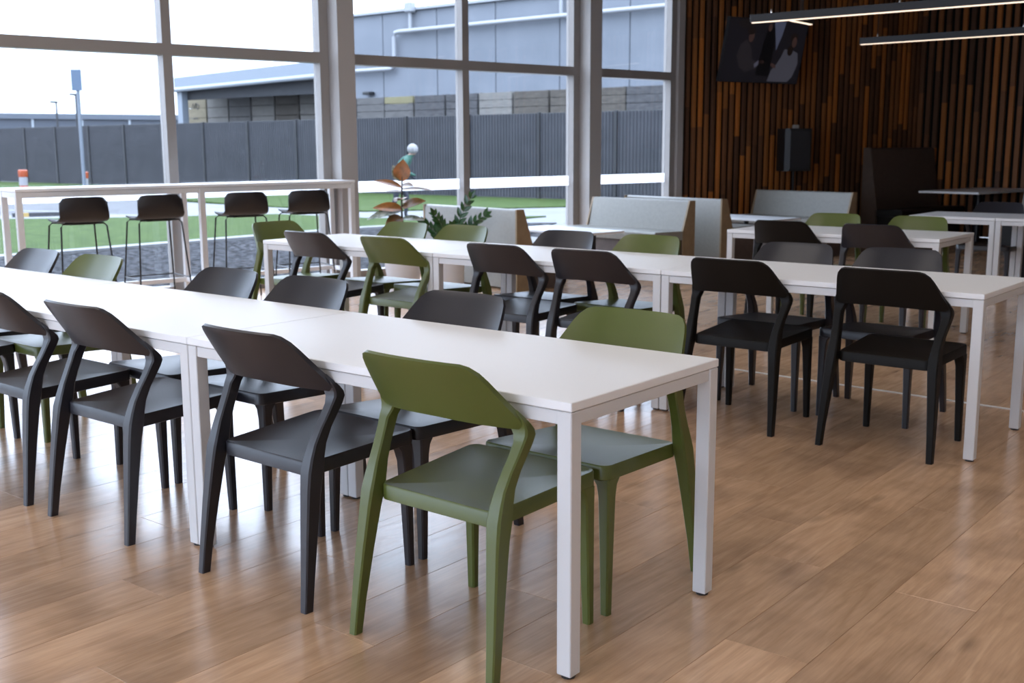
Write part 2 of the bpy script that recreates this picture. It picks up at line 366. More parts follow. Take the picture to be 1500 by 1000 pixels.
M_rub = mat('black_rubber', (0.0072, 0.0084, 0.0114), .7); M_yel = mat('yellow_band', (0.2046, 0.1338, 0.0300), .6)
def stop_seg(a, b): return MB().loft([[(x, -.08, 0), (x, .08, 0), (x, .05, .11), (x, -.05, .11)] for x in (a, b)])
obj('rubber_body', stop_seg(-.6, -.42), M_rub, ws); obj('yellow_band', stop_seg(-.42, -.26), M_yel, ws); obj('rubber_body', stop_seg(-.26, .75), M_rub, ws)

# corrugated boundary fence along y = 23.35
M_fence = noisy('dark_corrugated_steel', (0.0230, 0.0245, 0.0295), (0.0351, 0.0359, 0.0429), 1.3, .6, .35)
M_post = mat('fence_post_steel', (0.0084, 0.0090, 0.0114), .6)
fence = thing('boundary_fence', 'long dark grey corrugated metal fence behind the lawn', 'fence', (0, 23.4, G))
FP = 2.62
prof = []
nr = 24
for i in range(nr):
    x0 = i*FP/nr; p_ = FP/nr
    prof += [(x0, 0), (x0+.35*p_, 0), (x0+.5*p_, -.028), (x0+.85*p_, -.028)]
prof.append((FP, 0))
fm = MB().loft([[(x, y, .05) for x, y in prof]+[(x, y+.004, .05) for x, y in prof[::-1]], [(x, y, 2.42) for x, y in prof]+[(x, y+.004, 2.42) for x, y in prof[::-1]]]).mesh('fence_panel', M_fence)
pmn = MB().cbox((-.045, -.075, 0), (.045, .02, 2.45), .005).mesh('fence_post', M_post)
x = -5.0
while x > -86:
    link('fence_post', pmn, fence, (x, 0, 0)); link('fence_panel', fm, fence, (x-FP, 0, 0)); x -= FP

# raised yard with timber bins above the fence
slab('raised_yard', [(-50, 24.6), (-8, 24.6), (-8, 60), (-50, 60)], G, 2.36, mat('yard_concrete', (0.0672, 0.0672, 0.0672), .9))
BIN = [noisy('weathered_timber_%s' % n, a, b, 4, .8, .2, .2, 5, stretch=(1, 1, 5), per_object=True) for n, a, b in
       (('grey', (0.0558, 0.0540, 0.0540), (0.1002, 0.0966, 0.0930)), ('brown', (0.0486, 0.0426, 0.0372), (0.0816, 0.0726, 0.0612)), ('pale', (0.1116, 0.1044, 0.0966), (0.1488, 0.1416, 0.1302)), ('dark', (0.0372, 0.0372, 0.0390), (0.0708, 0.0690, 0.0708)))]
M_ybin = noisy('yellowed_timber', (0.1266, 0.1116, 0.0630), (0.1560, 0.1416, 0.0816), 4, .8, .2)
def bin_(x, y, z, wd, ht, m_, label, top=None, dp=1.2):
    b = thing('timber_bin', label, 'crate', (x, y, z), 0, 'timber bins stacked behind the fence')
    h3 = ht/3
    for k in range(3):
        mm = top if (top and k == 2) else m_
        obj('board', MB().cbox((.02, 0, k*h3+.012), (wd-.02, .03, (k+1)*h3-.012), .004), mm, b)
        for xx in (0.02, wd-.05): obj('board', MB().cbox((xx, .03, k*h3+.012), (xx+.03, dp, (k+1)*h3-.012), .004), mm, b)
    obj('base_board', MB().box((.05, .03, 0), (wd-.05, dp, .05)), m_, b)
    for xx in (.03, wd-.11): obj('corner_post', MB().box((xx, .03, 0), (xx+.08, .11, ht)), BIN[3], b)
    obj('back_board', MB().box((.05, dp-.03, 0), (wd-.05, dp, ht)), m_, b)
    return b
cols = [(-29.75, 0, None), (-28.35, 0, None), (-26.95, 0, M_ybin), (-25.5, 3, None), (-24.05, 3, None), (-22.6, 2, None), (-21.15, 1, None), (-19.7, 1, None), (-18.3, 1, None), (-16.9, 3, None), (-15.4, 0, None)]
side = ['furthest left of the bins seen through the window bay with the plants', 'grey weathered bin second from the left above the fence in the middle window bay', 'grey bin with a pale yellow top board above the fence',
        'grey bin directly right of the bin with the yellow top board', 'dark grey bin seen just right of the middle bay mullion', 'pale whitewashed bin, the lightest above the fence', 'brown bin directly right of the pale whitewashed bin',
        'brown bin hidden largely behind the right window column', 'brown bin at the left edge of the narrow right window', 'dark boarded bin in the middle of the narrow right window', 'grey bin at the right edge of the narrow right window']
for (x, k, tp), lb in zip(cols, side): bin_(x, 26, 2.37, 1.40, .74, BIN[k], lb, tp)
# warehouse
M_wh = noisy('blue_grey_precast', (0.1197, 0.1314, 0.1503), (0.1488, 0.1603, 0.1814), .7, .8, .2, 0, 5)
M_pipe = mat('white_pipe', (0.2309, 0.2414, 0.2608), .5)
wh = thing('warehouse', 'blue grey concrete warehouse with white pipes behind the timber bins', 'building', (0, 30, 2.36))
pw = 2.9; x = -33.9
pmw = MB().cbox((.015, 0, 0), (pw-.015, .3, 4.2), .02).mesh('wall_panel', M_wh)
for k in range(10): link('wall_panel', pmw, wh, (x+k*pw, 0, 0))
obj('parapet_cap', MB().box((x-.1, -.12, 4.2), (x+10*pw, .5, 4.30)), M_pipe, wh)
obj('side_wall', MB().box((x, .3, 0), (x+.3, 25, 4.2)), M_wh, wh)
obj('roof', MB().box((x+.3, .3, 4.0), (x+10*pw, 25, 4.15)), M_wh, wh)
obj('pipe', MB().tube([(-33.8, -.2, 2.05), (-30.35, -.2, 2.05), (-30.2, -.2, 2.12), (-30.17, -.2, 2.3), (-30.17, -.2, 3.25), (-30.1, -.2, 3.4), (-29.9, -.2, 3.43), (-8, -.2, 3.47)], .085, 10), M_pipe, wh, 40)
obj('downpipe', MB().tube([(-29.3, -.18, 3.4), (-29.3, -.18, 4.25)], .07), M_pipe, wh, 40)
obj('downpipe', MB().tube([(-22.1, -.18, 3.45), (-22.1, -.18, 4.25)], .07), M_pipe, wh, 40)
obj('rain_head', MB().cbox((-29.5, -.35, 4.1), (-29.1, -.02, 4.5), .05), M_pipe, wh)
obj('wall_light', MB().cbox((-31.9, -.35, 1.1), (-31.5, 0, 1.22), .03), M_post, wh)
obj('wall_light', MB().cbox((-17.7, -.35, 1.02), (-17.3, 0, 1.14), .03), M_post, wh)
# canopy with bins below, left of the warehouse
cn = thing('loading_canopy', 'pale blue grey loading canopy with a deep fascia left of the warehouse', 'building', (0, 30, 2.36))
M_fas = mat('pale_blue_fascia', (0.1503, 0.1728, 0.2007), .5); M_gut = mat('white_gutter', (0.2106, 0.2309, 0.2511), .4)
obj('fascia', MB().loft([[(-45.1, 0, 1.83), (-34.0, 0, 2.05), (-34.0, 0, 2.62), (-45.1, 0, 2.32)], [(-45.1, .25, 1.83), (-34.0, .25, 2.05), (-34.0, .25, 2.62), (-45.1, .25, 2.32)]]), M_fas, cn)
obj('gutter', MB().tube([(-45.3, -.1, 1.74), (-34.0, -.1, 1.98)], .11, 8), M_gut, cn, 40)
obj('roof_deck', MB().loft([[(-45.1, .25, 2.22), (-34.0, .25, 2.5), (-34.0, .25, 2.62), (-45.1, .25, 2.32)], [(-45.1, 14, 2.22), (-34.0, 14, 2.5), (-34.0, 14, 2.62), (-45.1, 14, 2.32)]]), M_fas, cn)
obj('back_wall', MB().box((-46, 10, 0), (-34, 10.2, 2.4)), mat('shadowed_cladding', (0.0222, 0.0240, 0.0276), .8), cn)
obj('post', MB().cbox((-44.95, .0, 0), (-44.55, .35, 1.8), .01), M_fas, cn)
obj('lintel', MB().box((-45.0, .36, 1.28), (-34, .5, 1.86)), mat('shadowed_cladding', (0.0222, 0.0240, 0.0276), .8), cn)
M_tan = noisy('tan_timber', (.13, .11, .075), (.17, .145, .10), 4, .8, .2)
for k, lb in enumerate(('tan bin with dark scrawl next to the canopy post', 'pale bin second from the canopy post', 'boarded bin third from the canopy post', 'grey bin fourth from the canopy post', 'bin fifth from the canopy post', 'pale bin sixth from the canopy post next to the window column')):
    x_ = -47.1+k*1.73
    bn = bin_(x_, 32, 2.37, 1.66, 1.45, [M_tan, BIN[2], BIN[0], BIN[2], BIN[1], BIN[2]][k], lb) if k == 0 else bin_(x_, 32, 2.37, 1.66, 1.45, [BIN[1], BIN[2], BIN[0], BIN[2], BIN[1], BIN[2]][k], lb)
    if k == 0:      # dark brush scrawl on the front boards
        for pts in ([(.5, .95), (.62, 1.2), (.7, .98), (.85, 1.22)], [(.9, 1.2), (.86, .98), (1.02, .92), (1.1, 1.08), (.98, 1.14)], [(.62, .45), (.8, .5), (.95, .44)]):
            obj('painted_mark', MB().tube([(a_, -.004, b_) for a_, b_ in pts], .028, 6), M_post, bn)
# far buildings and lamp posts on the left
fb = thing('distant_depot', 'long low blue grey depot far behind the fence on the left', 'building', (-94.2, 46.3, G), math.atan2(59.3-46.3, -89.46+94.24))
M_depot = mat('blue_steel_cladding', (0.0426, 0.0504, 0.0648), .6)
obj('cladding', MB().box((-22, 0, 0), (17, 12, 4.1)), M_depot, fb)
obj('roof_edge', MB().box((-22.2, -.2, 4.1), (17.2, 12.2, 4.57)), mat('pale_roof_edge', (0.0672, 0.0780, 0.0966), .5), fb)
for k in range(7): obj('downpipe', MB().box((-14+k*4.1, -.12, 0), (-13.8+k*4.1, 0, 4.1)), M_gut, fb)
for (x, y, h, lb) in ((-84.8, 46.2, 5.3, 'short grey lamp post in front of the distant depot'), (-83.7, 47.3, 5.9, 'taller thin lamp post right of the first in front of the distant depot')):
    lp = thing('lamp_post', lb, 'lamp post', (x, y, G))
    obj('pole', MB().tube([(0, 0, 0), (0, 0, h)], [.12, .07]), M_post, lp, 40); obj('lamp_head', MB().cbox((-.12, -.5, h-.15), (.12, .1, h), .03), M_post, lp)
# sign on a pole, seen from behind
sg = thing('road_sign', 'blue grey back of a tall rectangular sign on a pale pole', 'sign', (-32.1, 17.45, G-.02), math.radians(40))
M_pole = mat('galvanised_pole', (0.1230, 0.1416, 0.1674), .4, .5, .3)
obj('pole', MB().tube([(0, 0, 0), (0, 0, 3.98)], .058, 12), M_pole, sg, 40)
obj('sign_panel', MB().cbox((-.165, -.085, 3.34), (.165, -.065, 4.0), .005), mat('blue_sign_back', (0.0522, 0.0816, 0.1266), .4), sg)
for z in (3.5, 3.85): obj('bracket', MB().box((-.14, -.068, z), (.14, -.05, z+.04)), M_pole, sg)
M_or = mat('orange_plastic', (0.2790, 0.0486, 0.0114), .5); M_wb = mat('white_reflective_band', (0.2046, 0.2046, 0.2160), .4)
for (x, y, h, r, lb) in ((-35.55, 17.22, .82, .14, 'thicker orange and white traffic bollard at the far left'), (-33.88, 18.55, .74, .085, 'thin orange topped bollard beside the sign pole')):
    b = thing('bollard', lb, 'bollard', (x, y, G-.02), 0, 'orange bollards on the driveway')
    obj('base', MB().lathe([(r*1.7, 0), (r*1.6, .05), (r, .07)], 14), M_rub, b, 40)
    obj('lower_band', MB().lathe([(r, .05), (r, .38*h)], 14), M_or, b, 40); obj('white_band', MB().lathe([(r*1.01, .36*h), (r*1.01, .72*h)], 14), M_wb, b, 40)
    obj('top_band', MB().lathe([(r, .70*h), (r*1.12, .74*h), (r*1.12, .98*h), (r*.9, h)], 14), M_or, b, 40)

# person walking outside
pr = thing('person', 'white haired person in a green jacket outside by the fence, behind the potted plant', 'person', (-15.09, 14.86, G), math.radians(-51))
sk = [((0, -.16, .82), .13), ((0, -.13, .98), .125), ((0, -.04, 1.14), .135), ((0, .06, 1.26), .10), ((0, .12, 1.32), .045), ((0, .17, 1.38), .08), ((0, .19, 1.46), .07),
      ((-.09, -.14, .77), .085), ((-.10, .02, .44), .058), ((-.10, -.03, .06), .04), ((-.10, .10, .03), .035),
      ((.09, -.18, .77), .085), ((.10, -.20, .44), .058), ((.10, -.36, .08), .04), ((.10, -.26, .03), .035),
      ((-.18, .04, 1.22), .06), ((-.24, .0, 1.0), .045), ((-.22, .14, .86), .035), ((-.21, .20, .82), .032),
      ((.18, .04, 1.22), .06), ((.25, .02, 1.0), .045), ((.22, .18, .92), .035), ((.21, .24, .90), .032)]
ed = [(0, 1), (1, 2), (2, 3), (3, 4), (4, 5), (5, 6), (0, 7), (7, 8), (8, 9), (9, 10), (0, 11), (11, 12), (12, 13), (13, 14), (3, 15), (15, 16), (16, 17), (17, 18), (3, 19), (19, 20), (20, 21), (21, 22)]
me = bpy.data.meshes.new('body'); me.from_pydata([p for p, r in sk], ed, [])
bo = link('body', me, pr)
md = bo.modifiers.new('skin', 'SKIN'); me.skin_vertices  # one continuous body
for i, (p, r) in enumerate(sk): me.skin_vertices[0].data[i].radius = (r, r)
me.skin_vertices[0].data[0].use_root = True
bo.modifiers.new('sub', 'SUBSURF').levels = 2; bo.modifiers['sub'].render_levels = 2
m_ = mat('clothed_body', (.03, .10, .06), .8); t_, b_ = nodes(m_)
tc = t_.nodes.new('ShaderNodeTexCoord'); sp = t_.nodes.new('ShaderNodeSeparateXYZ'); t_.links.new(tc.outputs['Object'], sp.inputs[0])
rr = t_.nodes.new('ShaderNodeValToRGB'); rr.color_ramp.interpolation = 'CONSTANT'; e = rr.color_ramp.elements
e[0].position = 0; e[0].color = (.010, .013, .022, 1); e[1].position = .45; e[1].color = (.014, .06, .042, 1); e.new(.665).color = (.22, .14, .11, 1)
dv = t_.nodes.new('ShaderNodeMath'); dv.operation = 'DIVIDE'; dv.inputs[1].default_value = 2; t_.links.new(sp.outputs['Z'], dv.inputs[0]); t_.links.new(dv.outputs[0], rr.inputs[0]); t_.links.new(rr.outputs[0], b_.inputs['Base Color'])
me.materials.append(m_)
hm = bmesh.new(); bmesh.ops.create_icosphere(hm, subdivisions=3, radius=.112)
for v in hm.verts: v.co = v.co*(1+.06*math.sin(v.co.x*90)*math.sin(v.co.y*80)*math.cos(v.co.z*85)); v.co += Vector((0, .16, 1.455))
hme = bpy.data.meshes.new('hair'); hm.to_mesh(hme); hm.free(); hme.materials.append(noisy('white_hair', (.15, .145, .15), (.25, .245, .25), 40, .9)); hme.shade_smooth(); link('hair', hme, pr)

# ================================================================== dining tables
TH = .74
def table(x0, x1, y0, y1, label, group):
    t = thing('dining_table', label, 'table', ((x0+x1)/2, (y0+y1)/2, 0), 0, group)
    a, b = (x1-x0)/2-.001, (y1-y0)/2; lw = .045
    obj('tabletop', MB().cbox((-a, -b, TH-.024), (a, b, TH), .002), M_white, t)
    for sx in (-1, 1):
        for sy in (-1, 1):
            cx, cy = sx*(a-lw/2-.001), sy*(b-lw/2-.001)
            l = obj('leg', MB().cbox((cx-lw/2, cy-lw/2, .008), (cx+lw/2, cy+lw/2, TH-.026), .0025), M_wmetal, t)
            obj('foot_pad', MB().lathe([(.019, 0), (.019, .009)], 12, (cx, cy, 0)), M_black, l)
    for sy in (-1, 1):
        y = sy*(b-.02); obj('rail', MB().cbox((-a+lw, y-.014, TH-.062), (a-lw, y+.014, TH-.027), .002), M_wmetal, t)
    for sx in (-1, 1):
        x = sx*(a-.02); obj('rail', MB().cbox((x-.014, -b+lw, TH-.062), (x+.014, b-lw, TH-.027), .002), M_wmetal, t)
    return t
R1 = 'white tables of the front row'; R2 = 'white tables of the second row'
table(-1.6, 0, 0, .75, 'nearest white dining table, its open end towards the viewer beside the two green chairs', R1)
table(-3.2, -1.6, 0, .75, 'white dining table joined to the left of the nearest one', R1)
table(-4.8, -3.2, 0, .75, 'white dining table at the left edge of the photo in the front row', R1)
table(-1.416, .184, 2.733, 3.48, 'right-hand white dining table of the second row with two dark chairs in front', R2)
table(-3.018, -1.418, 2.733, 3.48, 'middle white dining table of the second row', R2)
table(-4.62, -3.02, 2.733, 3.48, 'left-hand white dining table of the second row with green chair at its head', R2)
table(-2.51, -.91, 5.475, 6.225, 'white dining table standing alone in the third row between two dark and two green chairs', None)
table(-2.02, -1.27, 8.0, 8.76, 'small square white table at the back right, left one of the joined pair', 'small square tables at the back')
table(-1.268, -.518, 8.0, 8.76, 'small square white table at the back right, cut by the photo edge', 'small square tables at the back')

# ================================================================== chairs
def chair_meshes(m_):
    out = {}
    # rear leg that sweeps forward above the seat (side = -1 / 1)
    prof = [(0, .256, .0, .0135, .016), (.10, .252, .012, .0155, .018), (.25, .243, .032, .019, .023), (.37, .235, .050, .022, .027), (.42, .232, .060, .024, .030),
            (.46, .231, .070, .022, .027), (.50, .232, .083, .019, .024), (.545, .236, .104, .018, .022), (.585, .242, .126, .018, .022), (.615, .246, .141, .019, .023),
            (.635, .243, .150, .024, .022), (.65, .239, .148, .028, .019), (.665, .236, .140, .029, .014), (.685, .234, .126, .024, .009), (.705, .232, .112, .014, .006)]
    for s in (-1, 1):
        out['rear%d' % s] = MB().loft([chrect(s*x, y, z, hx, hy, min(hx, hy)*.26) for z, x, y, hx, hy in prof]).mesh('leg', m_, 32)
        out['front%d' % s] = MB().loft([chrect(s*x, y, z, hx, hy, .005) for z, x, y, hx, hy in
                                        ((0, .222, .470, .0135, .0135), (.2, .219, .466, .0165, .0165), (.36, .216, .462, .020, .020), (.395, .213, .459, .0235, .0235), (.415, .205, .452, .031, .031))]).mesh('leg', m_, 32)
    # seat: dished slab with an apron edge
    def outline(ins, z_of):
        pts = []
        x0, x1, y0, y1 = .214-ins, .236-ins, .062+ins, .498-ins
        r = max(.034-ins, .004)
        def corner(cx, cy, a0, a1):
            for k in range(5):
                a = math.radians(lerp(a0, a1, k/4)); pts.append((cx+r*math.cos(a), cy+r*math.sin(a)))
        corner(x1-r, y1-r, 0, 90); corner(-x1+r, y1-r, 90, 180); corner(-x0+r, y0+r, 180, 270); corner(x0-r, y0+r, 270, 360)
        return [(x, y, z_of(x, y)) for x, y in pts]
    top = lambda x, y: .438+.022*(y-.062)/.436
    rings = [outline(.02, lambda x, y: top(x, y)-.030), outline(.006, lambda x, y: top(x, y)-.046), outline(0, lambda x, y: top(x, y)-.043), outline(0, lambda x, y: top(x, y)-.005), outline(.004, top)]
    for ins, dp in ((.03, .004), (.075, .008), (.13, .0105), (.18, .011), (.205, .011)):
        rings.append(outline(ins, lambda x, y, dp=dp: top(x, y)-dp))
    out['seat'] = MB().loft(rings).mesh('seat', m_, 40)
    # backrest: concave trapezoid panel, leaning back
    NU, NVv = 26, 12; th = .015
    def P(u, v, side):
        zz = lerp(.652, .833, v)
        hw = lerp(.265, .200, v)
        if v < .12: hw -= .022*(1-v/.12)**1.6
        r = .22
        if v > 1-r: hw -= .034*(1-math.sqrt(max(0, 1-((v-(1-r))/r)**2)))
        x = u*hw
        ub = min(abs(x)/.262, 1)
        y = lerp(.150, .030, v) - .070*(1-ub**2.7)*(1-.1*v)
        zz += .012*(1-ub**2)*(1-v)                  # lower edge arches a little
        zz -= .010*ub**4*v
        t2 = th*(.75+.5*(1-v)) if v < .98 else th*.6
        return Vector((x, y+(t2/2 if side > 0 else -t2/2), zz+(.004 if side > 0 else -.004)*.6))
    g = MB(); vs = []; fs = []
    for side in (1, -1):
        for j in range(NVv+1):
            v = j/NVv; v = v if v < .75 else .75+.25*math.sin((v-.75)/.25*math.pi/2)
            for i in range(NU+1): vs.append(P(lerp(-1, 1, i/NU), v, side))
    n1 = (NU+1)*(NVv+1); ix = lambda i, j, s: j*(NU+1)+i+(n1 if s < 0 else 0)
    for j in range(NVv):
        for i in range(NU):
            fs.append((ix(i, j, 1), ix(i+1, j, 1), ix(i+1, j+1, 1), ix(i, j+1, 1)))
            fs.append((ix(i, j, -1), ix(i, j+1, -1), ix(i+1, j+1, -1), ix(i+1, j, -1)))
    for i in range(NU):
        for j in (0, NVv): fs.append((ix(i, j, 1), ix(i, j, -1), ix(i+1, j, -1), ix(i+1, j, 1)))
    for j in range(NVv):
        for i in (0, NU): fs.append((ix(i, j, 1), ix(i, j+1, 1), ix(i, j+1, -1), ix(i, j, -1)))
    out['back'] = g.add(vs, fs).mesh('backrest', m_, 50)
    return out
M_chardim = noisy('darkened_charcoal_plastic', (.006, .005, .0045), (.007, .006, .005), 900, .5, .22, .05, 2)  # charcoal plastic darkened and dulled in the colour for weaker window light
CH = {'black': chair_meshes(M_chardim), 'green': chair_meshes(M_green), 'dark': chair_meshes(M_char)}  # the black set is the darkened charcoal copy
def chair(x, y, facing, colour, label, group):
    rz = {'+y': 0, '-y': math.pi, '+x': -math.pi/2}[facing]
    rz += math.radians(random.uniform(-.8, .8))
    c = thing('stacking_chair', label, 'chair', (x, y, 0), rz, group); k = CH[colour]
    link('seat', k['seat'], c); link('backrest', k['back'], c)
    for s in (-1, 1): link('leg', k['rear%d' % s], c); link('leg', k['front%d' % s], c)
    return c
g = 'chairs along the front row of tables, near side'
chair(-.401, -.140, '+y', 'green', 'nearest olive green plastic chair, its back to the viewer at the table corner', g)
chair(-1.135, -.127, '+y', 'dark', 'charcoal plastic chair directly left of the nearest green chair, back to the viewer', g)
chair(-2.068, -.133, '+y', 'dark', 'charcoal chair with its back to the viewer, left of the double white table legs', g)
chair(-2.772, -.125, '+y', 'dark', 'charcoal chair in the near row whose back is cut by the left photo edge', g)
chair(-3.765, -.11, '+y', 'dark', 'charcoal chair of which only seat corner and legs show at the left photo edge', g)
g = 'chairs along the front row of tables, far side'
chair(-.390, .882, '-y', 'green', 'olive green chair facing the viewer across the near end of the front table', g)
chair(-1.129, .882, '-y', 'dark', 'charcoal chair facing the viewer, next to the facing green chair at the front table', g)
chair(-1.951, .882, '-y', 'dark', 'charcoal chair facing the viewer, third from the open end of the front table', g)
chair(-2.522, .882, '-y', 'dark', 'charcoal chair facing the viewer across the front row just left of the third', g)
chair(-3.577, .882, '-y', 'green', 'green chair facing the viewer on the left, below the second bar stool', g)
chair(-4.173, .882, '-y', 'dark', 'charcoal chair facing the viewer at the far left, beside the green one', g)
g = 'chairs along the second row of tables, near side'
chair(-.217, 2.605, '+y', 'black', 'darkened charcoal chair with its back to the viewer at the right-hand end of the second row', g)
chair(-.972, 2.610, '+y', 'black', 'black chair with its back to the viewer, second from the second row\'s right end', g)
chair(-1.822, 2.600, '+y', 'dark', 'charcoal second row chair just behind the facing green front table chair', g)
chair(-2.430, 2.600, '+y', 'dark', 'charcoal second row chair directly right of the green one seen from behind', g)
chair(-3.308, 2.600, '+y', 'green', 'green chair seen from behind in the second row', g)
chair(-4.030, 2.600, '+y', 'dark', 'charcoal chair seen from behind at the left end of the second row', g)
g = 'chairs along the second row of tables, far side'
chair(-.495, 3.62, '-y', 'dark', 'dark chair facing the viewer at the right end of the second row', g)
chair(-1.074, 3.62, '-y', 'dark', 'dark chair facing the viewer, second from the right end of the second row', g)
chair(-2.025, 3.62, '-y', 'green', 'green chair facing the viewer in front of the pale bench with its seat showing', g)
chair(-2.650, 3.62, '-y', 'dark', 'charcoal chair facing the viewer between green chairs of the second row', g)
chair(-3.524, 3.62, '-y', 'green', 'green chair facing the viewer in front of the dark leafy pot plant', g)
chair(-4.087, 3.62, '-y', 'green', 'green chair facing the viewer below the copper leaved rubber plant', g)
chair(-4.985, 3.13, '+x', 'green', 'green chair standing at the left head of the second row', None)
g = 'chairs around the third row table'
chair(-2.010, 5.335, '+y', 'black', 'darkened charcoal chair with its back to the viewer at the left of the third row table', g)
chair(-1.337, 5.335, '+y', 'dark', 'dark chair with its back to the viewer at the right of the third row table', g)
chair(-2.019, 6.36, '-y', 'green', 'left of the two green chairs facing the viewer across the third row table', g)
chair(-1.354, 6.36, '-y', 'green', 'right of the two green chairs facing the viewer across the third row table', g)
chair(-1.489, 8.93, '-y', 'dark', 'dark chair behind the small square tables at the back right', None)

# ================================================================== bar table and stools at the window
bt = thing('bar_table', 'long white bar height table standing along the window', 'table', W(2.525, 7.78), ANG)
hl, hd = 1.605, .225
obj('tabletop', MB().cbox((-hl, -hd, 1.025), (hl, hd, 1.05), .003), M_white, bt)
for sy in (-1, 1): obj('rail', MB().cbox((-hl+.05, sy*(hd-.025)-.015, .975), (hl-.05, sy*(hd-.025)+.015, 1.023), .002), M_wmetal, bt)
for sx in (-1, 0, 1):
    for sy in (-1, 1):
        cx, cy = sx*(hl-.028), sy*(hd-.028); obj('leg', MB().cbox((cx-.025, cy-.025, 0), (cx+.025, cy+.025, 1.024), .002), M_wmetal, bt)
    cx = sx*(hl-.028); obj('end_rail', MB().cbox((cx-.02, -hd+.05, .975), (cx+.02, hd-.05, 1.023), .002), M_wmetal, bt)
    obj('foot_rail', MB().cbox((cx-.02, -hd+.05, .14), (cx+.02, hd-.05, .18), .002), M_wmetal, bt)
obj('foot_rail', MB().cbox((-hl+.05, hd-.05, .14), (hl-.05, hd-.01, .18), .002), M_wmetal, bt)

M_stool = mat('black_stool_shell', (.012, .010, .012), .42); M_wire = mat('black_wire', (.012, .012, .013), .4)
def stool_meshes():
    k = {}
    # shell: seat pan curving up into a low back (local +y = facing forward, back at -y)
    prof = [(.20, .772), (.17, .790), (.08, .785), (-.02, .778), (-.10, .780), (-.155, .797), (-.185, .835), (-.20, .89), (-.205, .95), (-.204, .985)]
    hw = [.15, .185, .20, .205, .205, .203, .20, .198, .193, .165]
    NU = 14; vs = []; fs = []
    for side in (0, 1):
        for j, (y, z) in enumerate(prof):
            for i in range(NU+1):
                u = lerp(-1, 1, i/NU); h = hw[j]
                back = max(0, (z-.80)/.18)
                yy = y + .05*abs(u)**2.2*min(back*1.6, 1) ; zz = z + (.012*abs(u)**3 if j < 6 else -.010*abs(u)**6)
                vs.append((u*h, yy-(.012 if side and j > 5 else 0), zz-(.012 if side and j <= 5 else 0)))
    n1 = (NU+1)*len(prof); ix = lambda i, j, s: j*(NU+1)+i+s*n1
    for j in range(len(prof)-1):
        for i in range(NU):
            fs.append((ix(i, j, 0), ix(i+1, j, 0), ix(i+1, j+1, 0), ix(i, j+1, 0))); fs.append((ix(i, j, 1), ix(i, j+1, 1), ix(i+1, j+1, 1), ix(i+1, j, 1)))
    for i in range(NU):
        for j in (0, len(prof)-1): fs.append((ix(i, j, 0), ix(i, j, 1), ix(i+1, j, 1), ix(i+1, j, 0)))
    for j in range(len(prof)-1):
        for i in (0, NU): fs.append((ix(i, j, 0), ix(i, j+1, 0), ix(i, j+1, 1), ix(i, j, 1)))
    k['seat_shell'] = MB().add(vs, fs).mesh('seat_shell', M_stool, 50)
    for n, (sx, sy) in enumerate(((-1, -1), (1, -1), (-1, 1), (1, 1))):
        k['leg%d' % n] = MB().tube([(sx*.10, sy*.10, .765), (sx*.165, sy*.13, .768), (sx*.185, sy*.145, .745), (sx*.235, sy*.215, 0)], .0075, 8).mesh('leg', M_wire, 40)
    ff = lambda z: (lerp(.185, .235, (.745-z)/.745), lerp(.145, .215, (.745-z)/.745))
    a, b = ff(.27)
    k['footrest'] = MB().tube([(-a, -b, .27), (-a, b, .27), (a, b, .27), (a, -b, .27)], .006, 6).mesh('footrest', M_wire, 40)
    k['seat_bracket'] = MB().cbox((-.11, -.12, .757), (.11, .12, .775), .004).mesh('seat_bracket', M_wire)
    return k
SM = stool_meshes()
def stool(s, t, label, rz=0):
    c = thing('bar_stool', label, 'stool', W(s, t), math.radians(-11)+math.pi/2+math.radians(rz), 'black bar stools at the window')
    for k, me in SM.items(): link('leg' if k.startswith('leg') else k, me, c)
stool(1.35, 7.40, 'leftmost black bar stool on wire legs under the window bar', 0)
stool(2.0, 7.40, 'second black bar stool from the left, just left of the window mullion', -2)
stool(2.80, 7.38, 'third black bar stool from the left, right of the middle bar leg', -8)
stool(3.44, 7.38, 'rightmost black bar stool, next to the grey window column', -10)

# ================================================================== booth benches
BT = 6.89   # middle of bench length in t (6.13 .. 7.65)
def bench(s_back, facing, label, ln=1.52, tmid=BT, top=.78, depth=.64, vin=M_vinyl, end=M_endpanel, group='pale vinyl booth benches by the window'):
    # local: x along the bench length, y = 0 at the rear of the back, +y towards the seat front
    rz = ANG-math.pi/2 if facing > 0 else ANG+math.pi/2
    b = thing('booth_bench', label, 'bench', W(s_back, tmid), rz, group); h = ln/2
    prof = [(0, .02), (0, top-.03), (.012, top-.008), (.03, top), (.075, top), (.09, top-.012), (.17, .46), (.17, .02)]
    obj('backrest', MB().loft([[(x, y, z) for y, z in prof] for x in (-h+.022, h-.022)]), vin, b, 35)
    for s in (-1, 1):
        x = s*(h-.011)
        ep = [(-.004, 0), (-.004, top+.002), (.085, top+.002), (.19, .46), (.19, .0)]
        obj('end_panel', MB().loft([[(x-.011, y, z) for y, z in ep], [(x+.011, y, z) for y, z in ep]]), end, b)
    pr_ = [(.16, .36), (.16, .455), (depth-.02, .465), (depth, .45), (depth+.004, .40), (depth-.008, .365)]
    obj('seat_cushion', MB().loft([[(x, y, z) for y, z in pr_] for x in (-h+.002, h-.002)]), vin, b, 35)
    obj('base', MB().cbox((-h+.01, .19, 0), (h-.01, depth-.05, .36), .004), M_brownvinyl, b)
    return b
bench(5.02, 1, 'pale grey booth bench seen from behind, right of the pot plants')
bench(7.57, -1, 'pale grey booth bench with its seat showing, in front of the right window column')
bench(8.03, 1, 'pale grey booth bench seen from behind at the window beside the slatted wall')
bench(10.67, -1, 'pale grey booth bench facing the viewer in front of the slatted wall below the loudspeaker')
